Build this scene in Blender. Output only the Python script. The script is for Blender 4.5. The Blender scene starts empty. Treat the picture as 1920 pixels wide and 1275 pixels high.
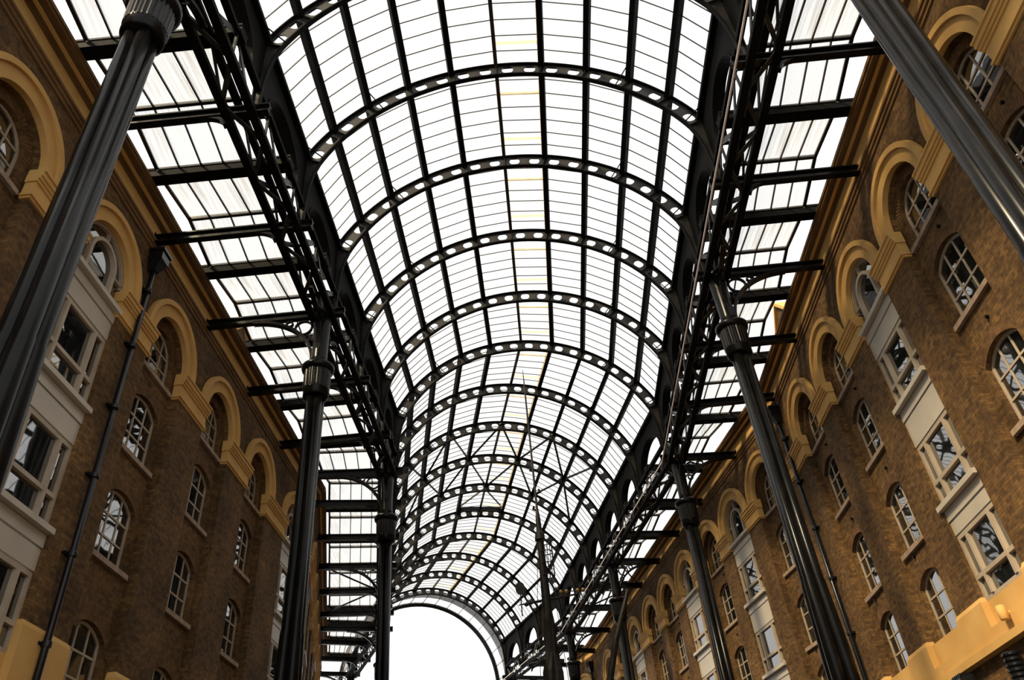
import bpy, math
from mathutils import Vector, Matrix
from mathutils.geometry import tessellate_polygon

# ------------------------------------------------------------------ camera, sky, sun, exposure
scene = bpy.context.scene
COL = scene.collection
EYE = 1.6                                   # eye height; all heights below are measured from the eye
pi = math.pi
sin, cos, rad = math.sin, math.cos, math.radians

cam_data = bpy.data.cameras.new('camera')
cam = bpy.data.objects.new('camera', cam_data)
COL.objects.link(cam)
yaw, pitch, roll = -6.60637e-3, 0.6587266, -9.47745e-2
fwd = Vector((sin(yaw) * cos(pitch), cos(yaw) * cos(pitch), sin(pitch)))
r0 = Vector((cos(yaw), -sin(yaw), 0)); u0 = r0.cross(fwd)
rgt = r0 * cos(roll) + u0 * sin(roll); up = u0 * cos(roll) - r0 * sin(roll)
cam.matrix_world = Matrix(((rgt.x, up.x, -fwd.x, 0), (rgt.y, up.y, -fwd.y, 0), (rgt.z, up.z, -fwd.z, EYE), (0, 0, 0, 1)))
cam_data.sensor_width = 36.0
cam_data.lens = 36.0 * 1444.05 / 1920.0
cam_data.clip_end = 500
scene.camera = cam

SKY = 1.25
SUN = 8.5
world = bpy.data.worlds.new('sky'); scene.world = world
world.use_nodes = True
bg = world.node_tree.nodes['Background']
bg.inputs['Color'].default_value = (1.0, 0.99, 0.975, 1)
bg.inputs['Strength'].default_value = SKY
sun_data = bpy.data.lights.new('sun', 'SUN')
sun_data.energy = SUN; sun_data.color = (1.0, 0.80, 0.52); sun_data.angle = rad(9)
sun = bpy.data.objects.new('sun', sun_data); COL.objects.link(sun)
sun.rotation_euler = Vector((0.55, 0.60, -0.70)).to_track_quat('-Z', 'Y').to_euler()
sun.location = (-30, -20, 60)

vs = scene.view_settings
vs.view_transform = 'Standard'; vs.look = 'None'; vs.exposure = 0.0; vs.gamma = 1.0; vs.use_curve_mapping = False
try:
    scene.cycles.transparent_max_bounces = 24
    scene.cycles.max_bounces = 8
except Exception:
    pass

# ------------------------------------------------------------------ materials
def mat(name, col, rough=0.5, spec=0.5, metal=0.0):
    m = bpy.data.materials.new(name); m.use_nodes = True
    b = m.node_tree.nodes['Principled BSDF']
    b.inputs['Base Color'].default_value = (*col, 1)
    b.inputs['Roughness'].default_value = rough
    b.inputs['Metallic'].default_value = metal
    b.inputs['Specular IOR Level'].default_value = spec
    return m, m.node_tree, b

def node(nt, kind, **inp):
    n = nt.nodes.new(kind)
    for k, v in inp.items():
        n.inputs[k].default_value = v
    return n

def noise_col(m, nt, b, c0, c1, scale, lo=0.35, hi=0.65, detail=4):
    tc = nt.nodes.new('ShaderNodeTexCoord')
    nz = node(nt, 'ShaderNodeTexNoise', Scale=scale, Detail=detail)
    nt.links.new(tc.outputs['Object'], nz.inputs['Vector'])
    cr = nt.nodes.new('ShaderNodeValToRGB')
    cr.color_ramp.elements[0].position = lo; cr.color_ramp.elements[0].color = (*c0, 1)
    cr.color_ramp.elements[1].position = hi; cr.color_ramp.elements[1].color = (*c1, 1)
    nt.links.new(nz.outputs['Fac'], cr.inputs['Fac'])
    nt.links.new(cr.outputs['Color'], b.inputs['Base Color'])
    return nz, cr, tc

M = {}
m, nt, b = mat('black_painted_iron', (0.004, 0.004, 0.004), 0.23, 0.15)
noise_col(m, nt, b, (0.003, 0.003, 0.003), (0.006, 0.0055, 0.005), 3.0)
M['iron'] = m
m, nt, b = mat('matt_black_steel', (0.003, 0.003, 0.003), 0.7, 0.08)
noise_col(m, nt, b, (0.002, 0.002, 0.002), (0.005, 0.0045, 0.004), 3.0)
M['matt'] = m
m, nt, b = mat('grey_painted_iron', (0.02, 0.02, 0.019), 0.42, 0.2)
noise_col(m, nt, b, (0.012, 0.0115, 0.011), (0.030, 0.028, 0.025), 2.2)
M['web'] = m
m, nt, b = mat('glossy_pipe_paint', (0.005, 0.0055, 0.007), 0.28, 0.35); M['pipe'] = m
m, nt, b = mat('pale_conduit', (0.80, 0.72, 0.70), 0.35, 0.5); M['conduit'] = m
m, nt, b = mat('ochre_stucco', (0.5, 0.28, 0.08), 0.75, 0.25)
noise_col(m, nt, b, (0.50, 0.285, 0.085), (0.60, 0.365, 0.120), 1.1, 0.3, 0.7, 6)
M['stone'] = m
m, nt, b = mat('cream_panel_paint', (0.50, 0.43, 0.31), 0.32, 0.5)
noise_col(m, nt, b, (0.40, 0.35, 0.275), (0.48, 0.425, 0.335), 0.9, 0.3, 0.7)
M['cream'] = m
m, nt, b = mat('window_frame_paint', (0.42, 0.335, 0.225), 0.45, 0.4)
noise_col(m, nt, b, (0.33, 0.265, 0.19), (0.41, 0.335, 0.245), 2.0); M['frame'] = m
m, nt, b = mat('sill_stone', (0.30, 0.215, 0.155), 0.8, 0.2)
noise_col(m, nt, b, (0.23, 0.16, 0.115), (0.35, 0.26, 0.19), 4.0); M['sill'] = m
m, nt, b = mat('skylight_frame_paint', (0.90, 0.82, 0.64), 0.5, 0.3); M['skyframe'] = m
_tl = node(nt, 'ShaderNodeBsdfTranslucent', Color=(1.0, 0.93, 0.78, 1)); _mx = nt.nodes.new('ShaderNodeMixShader'); _mx.inputs[0].default_value = 0.75
nt.links.new(b.outputs[0], _mx.inputs[1]); nt.links.new(_tl.outputs[0], _mx.inputs[2]); nt.links.new(_mx.outputs[0], nt.nodes['Material Output'].inputs['Surface'])
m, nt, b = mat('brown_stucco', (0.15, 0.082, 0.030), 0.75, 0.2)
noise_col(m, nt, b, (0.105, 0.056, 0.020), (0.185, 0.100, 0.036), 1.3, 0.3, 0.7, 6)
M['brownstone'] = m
m, nt, b = mat('brown_glazing_bar', (0.030, 0.021, 0.012), 0.5, 0.4); M['bar'] = m
m, nt, b = mat('aged_bronze', (0.01, 0.008, 0.006), 0.5, 0.2)
noise_col(m, nt, b, (0.004, 0.004, 0.004), (0.016, 0.012, 0.008), 6.0); M['bronze'] = m
m, nt, b = mat('gilded_ball', (0.30, 0.19, 0.05), 0.35, 0.5, 0.6); M['gilt'] = m
m, nt, b = mat('paving_stone', (0.22, 0.19, 0.16), 0.8, 0.2)
noise_col(m, nt, b, (0.07, 0.06, 0.05), (0.11, 0.10, 0.085), 0.7); M['floor'] = m
m, nt, b = mat('slate', (0.05, 0.05, 0.055), 0.6, 0.3); M['slate'] = m
m, nt, b = mat('grey_flashing', (0.16, 0.16, 0.165), 0.4, 0.5)
noise_col(m, nt, b, (0.10, 0.10, 0.105), (0.22, 0.22, 0.225), 3.0); M['flash'] = m

# brick: running bond laid in the wall's own length / height, with soot and yellow patches
def brick_material(name, c1, c2, mortar):
    m, nt, b = mat(name, c1, 0.85, 0.2)
    tc = nt.nodes.new('ShaderNodeTexCoord')
    sp = nt.nodes.new('ShaderNodeSeparateXYZ'); nt.links.new(tc.outputs['Object'], sp.inputs[0])
    ad = nt.nodes.new('ShaderNodeMath'); ad.operation = 'ADD'
    nt.links.new(sp.outputs['X'], ad.inputs[0]); nt.links.new(sp.outputs['Y'], ad.inputs[1])
    cb = nt.nodes.new('ShaderNodeCombineXYZ')
    nt.links.new(ad.outputs[0], cb.inputs['X']); nt.links.new(sp.outputs['Z'], cb.inputs['Y'])
    br = nt.nodes.new('ShaderNodeTexBrick')
    for k, v in (('Scale', 1.0), ('Mortar Size', 0.007), ('Mortar Smooth', 0.25), ('Bias', -0.1), ('Brick Width', 0.235), ('Row Height', 0.078)):
        br.inputs[k].default_value = v
    br.inputs['Color1'].default_value = (*c1, 1); br.inputs['Color2'].default_value = (*c2, 1); br.inputs['Mortar'].default_value = (*mortar, 1)
    nt.links.new(cb.outputs[0], br.inputs['Vector'])
    n1 = node(nt, 'ShaderNodeTexNoise', Scale=0.55, Detail=6.0); nt.links.new(tc.outputs['Object'], n1.inputs['Vector'])
    n2 = node(nt, 'ShaderNodeTexNoise', Scale=7.0, Detail=4.0); nt.links.new(tc.outputs['Object'], n2.inputs['Vector'])
    r1 = nt.nodes.new('ShaderNodeValToRGB'); r1.color_ramp.elements[0].position = 0.32; r1.color_ramp.elements[1].position = 0.68
    r1.color_ramp.elements[0].color = (0.55, 0.52, 0.5, 1); r1.color_ramp.elements[1].color = (1.3, 1.25, 1.15, 1)
    nt.links.new(n1.outputs['Fac'], r1.inputs['Fac'])
    r2 = nt.nodes.new('ShaderNodeValToRGB'); r2.color_ramp.elements[0].position = 0.3; r2.color_ramp.elements[1].position = 0.72
    r2.color_ramp.elements[0].color = (0.62, 0.62, 0.62, 1); r2.color_ramp.elements[1].color = (1.4, 1.36, 1.28, 1)
    nt.links.new(n2.outputs['Fac'], r2.inputs['Fac'])
    x1 = nt.nodes.new('ShaderNodeMixRGB'); x1.blend_type = 'MULTIPLY'; x1.inputs['Fac'].default_value = 1
    x2 = nt.nodes.new('ShaderNodeMixRGB'); x2.blend_type = 'MULTIPLY'; x2.inputs['Fac'].default_value = 1
    nt.links.new(br.outputs['Color'], x1.inputs['Color1']); nt.links.new(r1.outputs['Color'], x1.inputs['Color2'])
    nt.links.new(x1.outputs['Color'], x2.inputs['Color1']); nt.links.new(r2.outputs['Color'], x2.inputs['Color2'])
    nt.links.new(x2.outputs['Color'], b.inputs['Base Color'])
    bp = node(nt, 'ShaderNodeBump', Strength=0.55, Distance=0.012)
    iv = nt.nodes.new('ShaderNodeMath'); iv.operation = 'SUBTRACT'; iv.inputs[0].default_value = 1.0
    nt.links.new(br.outputs['Fac'], iv.inputs[1]); nt.links.new(iv.outputs[0], bp.inputs['Height'])
    nt.links.new(bp.outputs['Normal'], b.inputs['Normal'])
    return m
M['brick'] = brick_material('stock_brick', (0.150, 0.087, 0.034), (0.072, 0.042, 0.019), (0.085, 0.054, 0.025))
M['voussoir'] = mat('arch_brick', (0.12, 0.062, 0.026), 0.85, 0.2)[0]
_nt = M['voussoir'].node_tree
noise_col(M['voussoir'], _nt, _nt.nodes['Principled BSDF'], (0.075, 0.04, 0.018), (0.15, 0.08, 0.033), 5.0)

# roof glass: clear with a thin film of dirt in streaks running down the slope
def roof_glass(name, base, streak, axis_scale, tint):
    m = bpy.data.materials.new(name); m.use_nodes = True
    nt = m.node_tree; nt.nodes.remove(nt.nodes['Principled BSDF'])
    out = nt.nodes['Material Output']
    tr = node(nt, 'ShaderNodeBsdfTransparent', Color=(0.98, 0.985, 0.98, 1))
    di = node(nt, 'ShaderNodeBsdfDiffuse', Color=(*tint, 1))
    tl = node(nt, 'ShaderNodeBsdfTranslucent', Color=(*tint, 1))
    film = nt.nodes.new('ShaderNodeMixShader'); film.inputs[0].default_value = 0.45
    nt.links.new(di.outputs[0], film.inputs[1]); nt.links.new(tl.outputs[0], film.inputs[2])
    gl = node(nt, 'ShaderNodeBsdfGlossy', Roughness=0.05)
    tc = nt.nodes.new('ShaderNodeTexCoord')
    mp = nt.nodes.new('ShaderNodeMapping'); mp.inputs['Scale'].default_value = axis_scale
    nt.links.new(tc.outputs['Object'], mp.inputs['Vector'])
    nz = node(nt, 'ShaderNodeTexNoise', Scale=1.0, Detail=2.0); nt.links.new(mp.outputs[0], nz.inputs['Vector'])
    cl = node(nt, 'ShaderNodeTexNoise', Scale=0.35, Detail=2.0); nt.links.new(tc.outputs['Object'], cl.inputs['Vector'])
    mr = nt.nodes.new('ShaderNodeMapRange'); mr.inputs['From Min'].default_value = 0.42; mr.inputs['From Max'].default_value = 0.75
    mr.inputs['To Min'].default_value = 0.0; mr.inputs['To Max'].default_value = 1.0
    nt.links.new(nz.outputs['Fac'], mr.inputs['Value'])
    mr2 = nt.nodes.new('ShaderNodeMapRange'); mr2.inputs['From Min'].default_value = 0.42; mr2.inputs['From Max'].default_value = 0.62
    nt.links.new(cl.outputs['Fac'], mr2.inputs['Value'])
    mu = nt.nodes.new('ShaderNodeMath'); mu.operation = 'MULTIPLY'
    nt.links.new(mr.outputs[0], mu.inputs[0]); nt.links.new(mr2.outputs[0], mu.inputs[1])
    ma = nt.nodes.new('ShaderNodeMath'); ma.operation = 'MULTIPLY_ADD'
    ma.inputs[1].default_value = streak; ma.inputs[2].default_value = base
    nt.links.new(mu.outputs[0], ma.inputs[0])
    mx = nt.nodes.new('ShaderNodeMixShader')
    nt.links.new(ma.outputs[0], mx.inputs[0]); nt.links.new(tr.outputs[0], mx.inputs[1]); nt.links.new(film.outputs[0], mx.inputs[2])
    m2 = nt.nodes.new('ShaderNodeMixShader'); m2.inputs[0].default_value = 0.03
    nt.links.new(mx.outputs[0], m2.inputs[1]); nt.links.new(gl.outputs[0], m2.inputs[2])
    nt.links.new(m2.outputs[0], out.inputs['Surface'])
    return m
M['vglass'] = roof_glass("vault_glass", 0.02, 0.12, (3.0, 0.7, 3.0), (0.7, 0.7, 0.7))
M['aglass'] = roof_glass('aisle_glass', 0.13, 0.42, (13.0, 0.45, 0.45), (0.62, 0.63, 0.66))

# window glass: dark room behind, mirror-like surface in front
m, nt, b = mat('window_glass', (0.010, 0.011, 0.010), 0.02, 1.0)
b.inputs['IOR'].default_value = 2.1
tc = nt.nodes.new('ShaderNodeTexCoord')
nz = node(nt, 'ShaderNodeTexNoise', Scale=1.6, Detail=1.0); nt.links.new(tc.outputs['Object'], nz.inputs['Vector'])
bp = node(nt, 'ShaderNodeBump', Strength=0.05, Distance=0.05)
nt.links.new(nz.outputs['Fac'], bp.inputs['Height']); nt.links.new(bp.outputs['Normal'], b.inputs['Normal'])
M['glass'] = m

# ------------------------------------------------------------------ mesh helpers
V = Vector
class MB:
    def __init__(s): s.v = []; s.f = []
    def add(s, vs_, fs_):
        n = len(s.v); s.v += [tuple(x) for x in vs_]; s.f += [tuple(i + n for i in f) for f in fs_]; return s
    def hexa(s, p):      # 8 points: bottom loop, top loop
        return s.add(p, [(3, 2, 1, 0), (4, 5, 6, 7), (0, 1, 5, 4), (1, 2, 6, 5), (2, 3, 7, 6), (3, 0, 4, 7)])
    def box(s, x0, x1, y0, y1, z0, z1):
        return s.hexa([(x0, y0, z0), (x1, y0, z0), (x1, y1, z0), (x0, y1, z0), (x0, y0, z1), (x1, y0, z1), (x1, y1, z1), (x0, y1, z1)])
    def beam(s, a, b, w, h, upv=(0, 0, 1)):
        a, b = V(a), V(b); d = (b - a).normalized(); sd = d.cross(V(upv))
        if sd.length < 1e-4: sd = d.cross(V((1, 0, 0)))
        sd.normalize(); u = sd.cross(d).normalized()
        sd = sd * w / 2; u = u * h / 2
        return s.hexa([a - sd - u, a + sd - u, b + sd - u, b - sd - u, a - sd + u, a + sd + u, b + sd + u, b - sd + u])
    def tube(s, pts, r, n=8, caps=True):
        pts = [V(p) for p in pts]; rs = r if isinstance(r, (list, tuple)) else [r] * len(pts)
        rings = []; ref = None
        for i, p in enumerate(pts):
            d = (pts[min(i + 1, len(pts) - 1)] - pts[max(i - 1, 0)]).normalized()
            if ref is None:
                ref = d.cross(V((0, 0, 1)))
                if ref.length < 1e-3: ref = d.cross(V((1, 0, 0)))
            a = (ref - d * ref.dot(d)).normalized(); ref = a; c = d.cross(a)
            rings.append([p + (a * cos(2 * pi * k / n) + c * sin(2 * pi * k / n)) * rs[i] for k in range(n)])
        vs_ = [q for rg in rings for q in rg]; fs_ = []
        for i in range(len(pts) - 1):
            for k in range(n):
                fs_.append((i * n + k, i * n + (k + 1) % n, (i + 1) * n + (k + 1) % n, (i + 1) * n + k))
        if caps:
            fs_.append(tuple(range(n - 1, -1, -1))); fs_.append(tuple((len(pts) - 1) * n + k for k in range(n)))
        return s.add(vs_, fs_)
    def lathe(s, prof, n=24, c=(0, 0), rfun=None):
        vs_ = []; fs_ = []
        for (r, z) in prof:
            for k in range(n):
                a = 2 * pi * k / n; rr = rfun(r, z, a) if rfun else r
                vs_.append((c[0] + rr * cos(a), c[1] + rr * sin(a), z))
        for i in range(len(prof) - 1):
            for k in range(n):
                fs_.append((i * n + k, i * n + (k + 1) % n, (i + 1) * n + (k + 1) % n, (i + 1) * n + k))
        fs_.append(tuple(range(n - 1, -1, -1))); fs_.append(tuple((len(prof) - 1) * n + k for k in range(n)))
        return s.add(vs_, fs_)
    def prism(s, poly, fr, t0, t1):
        """poly: list of 2D; fr(a,b,t)->3D; a closed slab between t0 and t1"""
        n = len(poly); vs_ = [fr(a, b_, t0) for a, b_ in poly] + [fr(a, b_, t1) for a, b_ in poly]
        fs_ = [tuple(range(n)), tuple(range(2 * n - 1, n - 1, -1))] + [(i, (i + 1) % n, n + (i + 1) % n, n + i) for i in range(n)]
        return s.add(vs_, fs_)
    def ring(s, A, B, fr, t0, t1, closed=False):
        """two matching 2D polylines A (inner) and B (outer), solid between them and between t0 and t1"""
        n = len(A); vs_ = []
        for t in (t0, t1):
            vs_ += [fr(a, b_, t) for a, b_ in A] + [fr(a, b_, t) for a, b_ in B]
        fs_ = []
        for i in range(n if closed else n - 1):
            j = (i + 1) % n
            fs_ += [(i, j, n + j, n + i), (2 * n + j, 2 * n + i, 3 * n + i, 3 * n + j), (j, i, 2 * n + i, 2 * n + j), (n + i, n + j, 3 * n + j, 3 * n + i)]
        if not closed:
            fs_ += [(0, n, 3 * n, 2 * n), (n - 1, 2 * n + n - 1, 3 * n + n - 1, n + n - 1)]
        return s.add(vs_, fs_)
    def mesh(s, name, m_, smooth=False, off=None):
        me = bpy.data.meshes.new(name)
        vv = s.v if off is None else [(x - off[0], y - off[1], z - off[2]) for x, y, z in s.v]
        me.from_pydata(vv, [], s.f); me.materials.append(M[m_])
        if smooth:
            for p in me.polygons: p.use_smooth = True
        me.update(); return me
    def build(s, name, m_, parent=None, smooth=False):
        off = tuple(parent.location) if (parent is not None and parent.get('_w')) else None
        o = bpy.data.objects.new(name, s.mesh(name, m_, smooth, off)); COL.objects.link(o)
        if parent is not None: o.parent = parent
        return o

def tag(o, label=None, cat=None, group=None, kind=None):
    if label: o['label'] = label
    if cat: o['category'] = cat
    if group: o['group'] = group
    if kind: o['kind'] = kind
    return o
def root(name, loc=(0, 0, 0), rz=0.0, world_coords=False, **kw):
    o = bpy.data.objects.new(name, None); COL.objects.link(o); o.empty_display_size = 0.2
    o.location = loc; o.rotation_euler = (0, 0, rz)
    if world_coords: o['_w'] = 1          # parts are given in world coordinates
    return tag(o, **kw)
def copy_tree(o, parent=None):
    c = o.copy(); COL.objects.link(c); c.parent = parent
    for ch in list(o.children): copy_tree(ch, c)
    return c
ORD = ['first', 'second', 'third', 'fourth', 'fifth', 'sixth', 'seventh', 'eighth', 'ninth', 'tenth', 'eleventh', 'twelfth', 'thirteenth',
       'fourteenth', 'fifteenth', 'sixteenth', 'seventeenth', 'eighteenth', 'nineteenth', 'twentieth']
def nth(i): return '%s from the camera' % ORD[i] if i >= 0 else 'overhead, nearer than the first in view'
WALLWORD = {-1: 'shaded', 1: 'sunlit'}

# ------------------------------------------------------------------ the plan: stations along the bending hall
A1, A2 = rad(11.9), rad(24.0)
CX = 0.24
ST = {}          # station -> (centre x, centre y, lateral vector)
def lat(a, half=0.0): return V((cos(a), sin(a))) / cos(half)
for k in range(0, 8): ST[k] = (V((CX, -0.6 + 4.0 * k)), lat(0))
ST[8] = (V((CX, 31.2)), lat(A1 / 2, A1 / 2))
for k in range(9, 15):
    ST[k] = (ST[8][0] + V((-sin(A1), cos(A1))) * 3.85 * (k - 8), lat(A1) if k < 14 else lat((A1 + A2) / 2, (A2 - A1) / 2))
for k in range(15, 19):
    ST[k] = (ST[14][0] + V((-sin(A2), cos(A2))) * 3.8 * (k - 14), lat(A2))
HEAD = lambda k: 0.0 if k < 8 else (A1 / 2 if k == 8 else (A1 if k < 14 else ((A1 + A2) / 2 if k == 14 else A2)))
def LP(s_, v, z):
    k = min(int(math.floor(s_ + 1e-9)), 17); t = s_ - k
    p = ST[k][0] + ST[k][1] * v
    if t > 1e-9: p = p.lerp(ST[k + 1][0] + ST[k + 1][1] * v, t)
    return V((p.x, p.y, z))
K_FIRST, K_END = 1, 17

# wall lines in plan (face of the piers)
AR, AL, AR3 = rad(11.35), rad(14.2), rad(25.0)
RO2 = V((10.52, 27.95)); RD2 = V((-sin(AR), cos(AR))); RLEN2 = 35.6
RO3 = RO2 + RD2 * RLEN2; RD3 = V((-sin(AR3), cos(AR3)))
LO2 = V((-10.27, 33.0)); LD2 = V((-sin(AL), cos(AL))); LLEN2 = 27.0
WALLS = {1: [V((10.5, -6)), RO2, RO3, RO3 + RD3 * 12], -1: [V((-10.27, -6)), LO2, LO2 + LD2 * 40]}
def wall_v(s_, side):
    c = LP(s_, 0, 0).xy; d = (LP(s_, side, 0).xy - c)
    best = 10.5
    W = WALLS[side]
    for a, b_ in zip(W[:-1], W[1:]):
        e = b_ - a; den = d.x * e.y - d.y * e.x
        if abs(den) < 1e-9: continue
        q = a - c; t = (q.x * e.y - q.y * e.x) / den; w = (q.x * d.y - q.y * d.x) / den
        if -1e-6 <= w <= 1 + 1e-6 and t > 0: best = t; break
    return best

# ------------------------------------------------------------------ floor
fl = MB().box(-30, 30, -12, 95, -0.4, 0.0)
fl = fl.build('floor', 'floor'); fl.location.z = -EYE
tag(fl, 'grey stone paving of the arcade floor', 'floor', kind='structure')

# ------------------------------------------------------------------ facades
def arc(cx, cz, r, a0, a1, n): return [(cx + r * cos(a0 + (a1 - a0) * i / n), cz + r * sin(a0 + (a1 - a0) * i / n)) for i in range(n + 1)]
HW = 1.1           # half width of a recessed bay
ZC = 14.40         # springing of the big arches
WIN_HW = 0.78
def seg_outline(uc, hw, zs, z1, z2, n=10):
    h = z2 - z1; R_ = (hw * hw + h * h) / (2 * h); c = z2 - R_; a = math.asin(hw / R_)
    return [(uc - hw, zs), (uc + hw, zs)] + [(uc + R_ * sin(a - 2 * a * i / n), c + R_ * cos(a - 2 * a * i / n)) for i in range(n + 1)]
def round_outline(uc, hw, zs, z1, n=14):
    return [(uc - hw, zs), (uc + hw, zs)] + arc(uc, z1, hw, 0, pi, n)
def fill(mb, outer, holes, w):
    polys = [[V((a, b_, 0)) for a, b_ in p] for p in [outer] + holes]
    flat = [q for p in polys for q in p]
    mb.add([(q.x, w, q.y) for q in flat], tessellate_polygon(polys))
def reveal(mb, poly, w0, w1):
    n = len(poly)
    mb.add([(a, w0, b_) for a, b_ in poly] + [(a, w1, b_) for a, b_ in poly], [(i, (i + 1) % n, n + (i + 1) % n, n + i) for i in range(n)])
IDW = lambda a, b_, t: (a, t, b_)
RECESS = 0.26
WINCOUNT = [0]
def next_window(): WINCOUNT[0] += 1; return 'window_%d' % WINCOUNT[0]

# window prototypes, origin at the middle of the sill on the recessed face (x along wall, y into wall)
def window_proto(name, h1, h2, kind, board=True):
    r = root(name)
    hw = WIN_HW
    out = seg_outline(0, hw, 0, h1, h2) if kind == 'seg' else round_outline(0, hw, 0, h1)
    ins = seg_outline(0, hw - .07, .07, h1 - .02, h2 - .07) if kind == 'seg' else round_outline(0, hw - .07, .07, h1)
    MB().ring(ins, out, IDW, .12, .20, closed=True).build('window_frame', 'frame', r)
    if board: MB().box(-.95, .95, -.10, .16, -.13, 0).build('sill', 'sill', r)
    def top(x, hw2, h2b):
        if kind == 'seg':
            h = h2 - h1; R_ = (hw * hw + h * h) / (2 * h); return h2 - R_ + math.sqrt(R_ * R_ - x * x)
        return h1 + math.sqrt(max(hw * hw - x * x, 0))
    xs = [-hw + .05, -.255, .255, hw - .05]
    H = top(0, 0, 0)
    zs = [.05, H * .335, H * .64, H]
    for x in (-.255, .255): MB().box(x - .022, x + .022, .13, .18, .05, top(x, 0, 0) - .03).build('glazing_bar', 'frame', r)
    for z in zs[1:3]:
        e = hw - .04 if (kind == 'seg' or z < h1) else math.sqrt(max(hw * hw - (z - h1) ** 2, .01)) - .03
        MB().box(-e, e, .125, .185, z - .026, z + .026).build('glazing_bar', 'frame', r)
    for i in range(3):
        for j in range(3):
            a, b_ = xs[i], xs[i + 1]; z0, z1 = zs[j], zs[j + 1]
            pts = [(a, z0), (b_, z0)]
            if j == 2 or (kind == 'round' and z1 > h1):
                pts += [(x, max(min(top(x, 0, 0) - .02, z1), z0 + .01)) for x in [b_ + (a - b_) * q / 6 for q in range(7)]]
            else: pts += [(b_, z1), (a, z1)]
            MB().prism(pts, IDW, .150, .162).build('pane', 'glass', r)
    return r
PROTO = {}
PROTO['seg'] = window_proto('window_master_a', 1.55, 1.85, 'seg')
PROTO['low'] = window_proto('window_master_b', 1.42, 1.72, 'seg', False)
PROTO['round'] = window_proto('window_master_c', .80, None, 'round')
USED = set()
def place_window(key, O, phi, u, z, label):
    o = PROTO[key] if key not in USED else copy_tree(PROTO[key])
    USED.add(key)
    o.name = next_window()
    p = V((u, RECESS, z)); p.rotate(Matrix.Rotation(phi, 3, 'Z'))
    o.location = V((O.x, O.y, 0)) + p; o.rotation_euler = (0, 0, phi)
    return tag(o, label, 'window', kind='structure')

def loading_bay(O, phi, u, levels, label):
    """tall stack of cream framed windows and panels filling one arched bay"""
    r = root(next_window(), V((O.x, O.y, 0)) + Matrix.Rotation(phi, 3, 'Z') @ V((u, 0, 0)), phi)
    tag(r, label, 'window', kind='structure')
    Y0, Y1 = .10, .22
    zt = levels[0][0]
    # arched head: outer frame, inner arched casement, radial bars, panes
    out = round_outline(0, HW, zt, ZC, 24); ins = round_outline(0, HW - .08, zt + .06, ZC, 24)
    MB().ring(ins, out, IDW, Y0, Y1, closed=True).build('window_frame', 'frame', r)
    ri = .62; zi = ZC + .10
    o2 = round_outline(0, ri, zt + .05, zi, 16); i2 = round_outline(0, ri - .10, zt + .13, zi, 16)
    MB().ring(i2, o2, IDW, Y0 - .05, Y1, closed=True).build('arched_casement', 'frame', r)
    MB().prism(i2, IDW, .175, .187).build('pane', 'glass', r)
    MB().box(-HW + .05, -ri + .02, Y0, Y1 - .02, zi - .03, zi + .03).build('glazing_bar', 'frame', r)
    MB().box(ri - .02, HW - .05, Y0, Y1 - .02, zi - .03, zi + .03).build('glazing_bar', 'frame', r)
    MB().box(-.03, .03, Y0, Y1 - .02, zi + ri - .02, ZC + HW - .05).build('glazing_bar', 'frame', r)
    Ro = HW - .05
    for sgn in (-1, 1):
        MB().prism([(sgn * Ro, zt + .05), (sgn * (ri - .03), zt + .05), (sgn * (ri - .03), zi), (sgn * (Ro - .01), zi)], IDW, .19, .20).build('pane', 'glass', r)
        a0 = math.asin((zi - ZC) / Ro)
        pa = arc(0, ZC, Ro, a0, pi / 2, 8); pb = arc(0, zi, ri - .03, pi / 2, 0, 8)
        MB().prism([(sgn * a, b_) for a, b_ in pa + pb], IDW, .19, .20).build('pane', 'glass', r)
    for (za, zb_, zc_) in levels:      # sill top, panel bottom, window bottom
        MB().box(-HW - .02, HW + .02, -.10, Y1, za - .13, za).build('sill', 'cream', r)
        MB().box(-HW, HW, .05, Y1, za - .42, za - .145).build('panel', 'cream', r)
        MB().box(-HW, HW, .08, Y1, zb_ + .03, za - .45).build('panel', 'cream', r)
        H = zb_ - zc_
        fr = MB()
        fr.box(-HW, -HW + .09, Y0, Y1, zc_, zb_); fr.box(HW - .09, HW, Y0, Y1, zc_, zb_)
        fr.box(-HW + .09, HW - .09, Y0, Y1, zb_ - .10, zb_); fr.box(-HW + .09, HW - .09, Y0, Y1, zc_, zc_ + .08)
        fr.build('window_frame', 'frame', r)
        zm = zc_ + H * .34
        for x in (-.62, .62): MB().box(x - .05, x + .05, Y0 - .03, Y1 - .01, zc_ + .08, zb_ - .10).build('mullion', 'frame', r)
        MB().box(-HW + .09, HW - .09, Y0 - .02, Y1 - .015, zm - .05, zm + .05).build('transom', 'frame', r)
        xs = [-HW + .07, -.60, .60, HW - .07]
        for i in range(3):
            for (a, b_) in ((zc_ + .06, zm - .03), (zm + .03, zb_ - .08)):
                MB().box(xs[i], xs[i + 1], .175, .187, a, b_).build('pane', 'glass', r)
    return r

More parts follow.
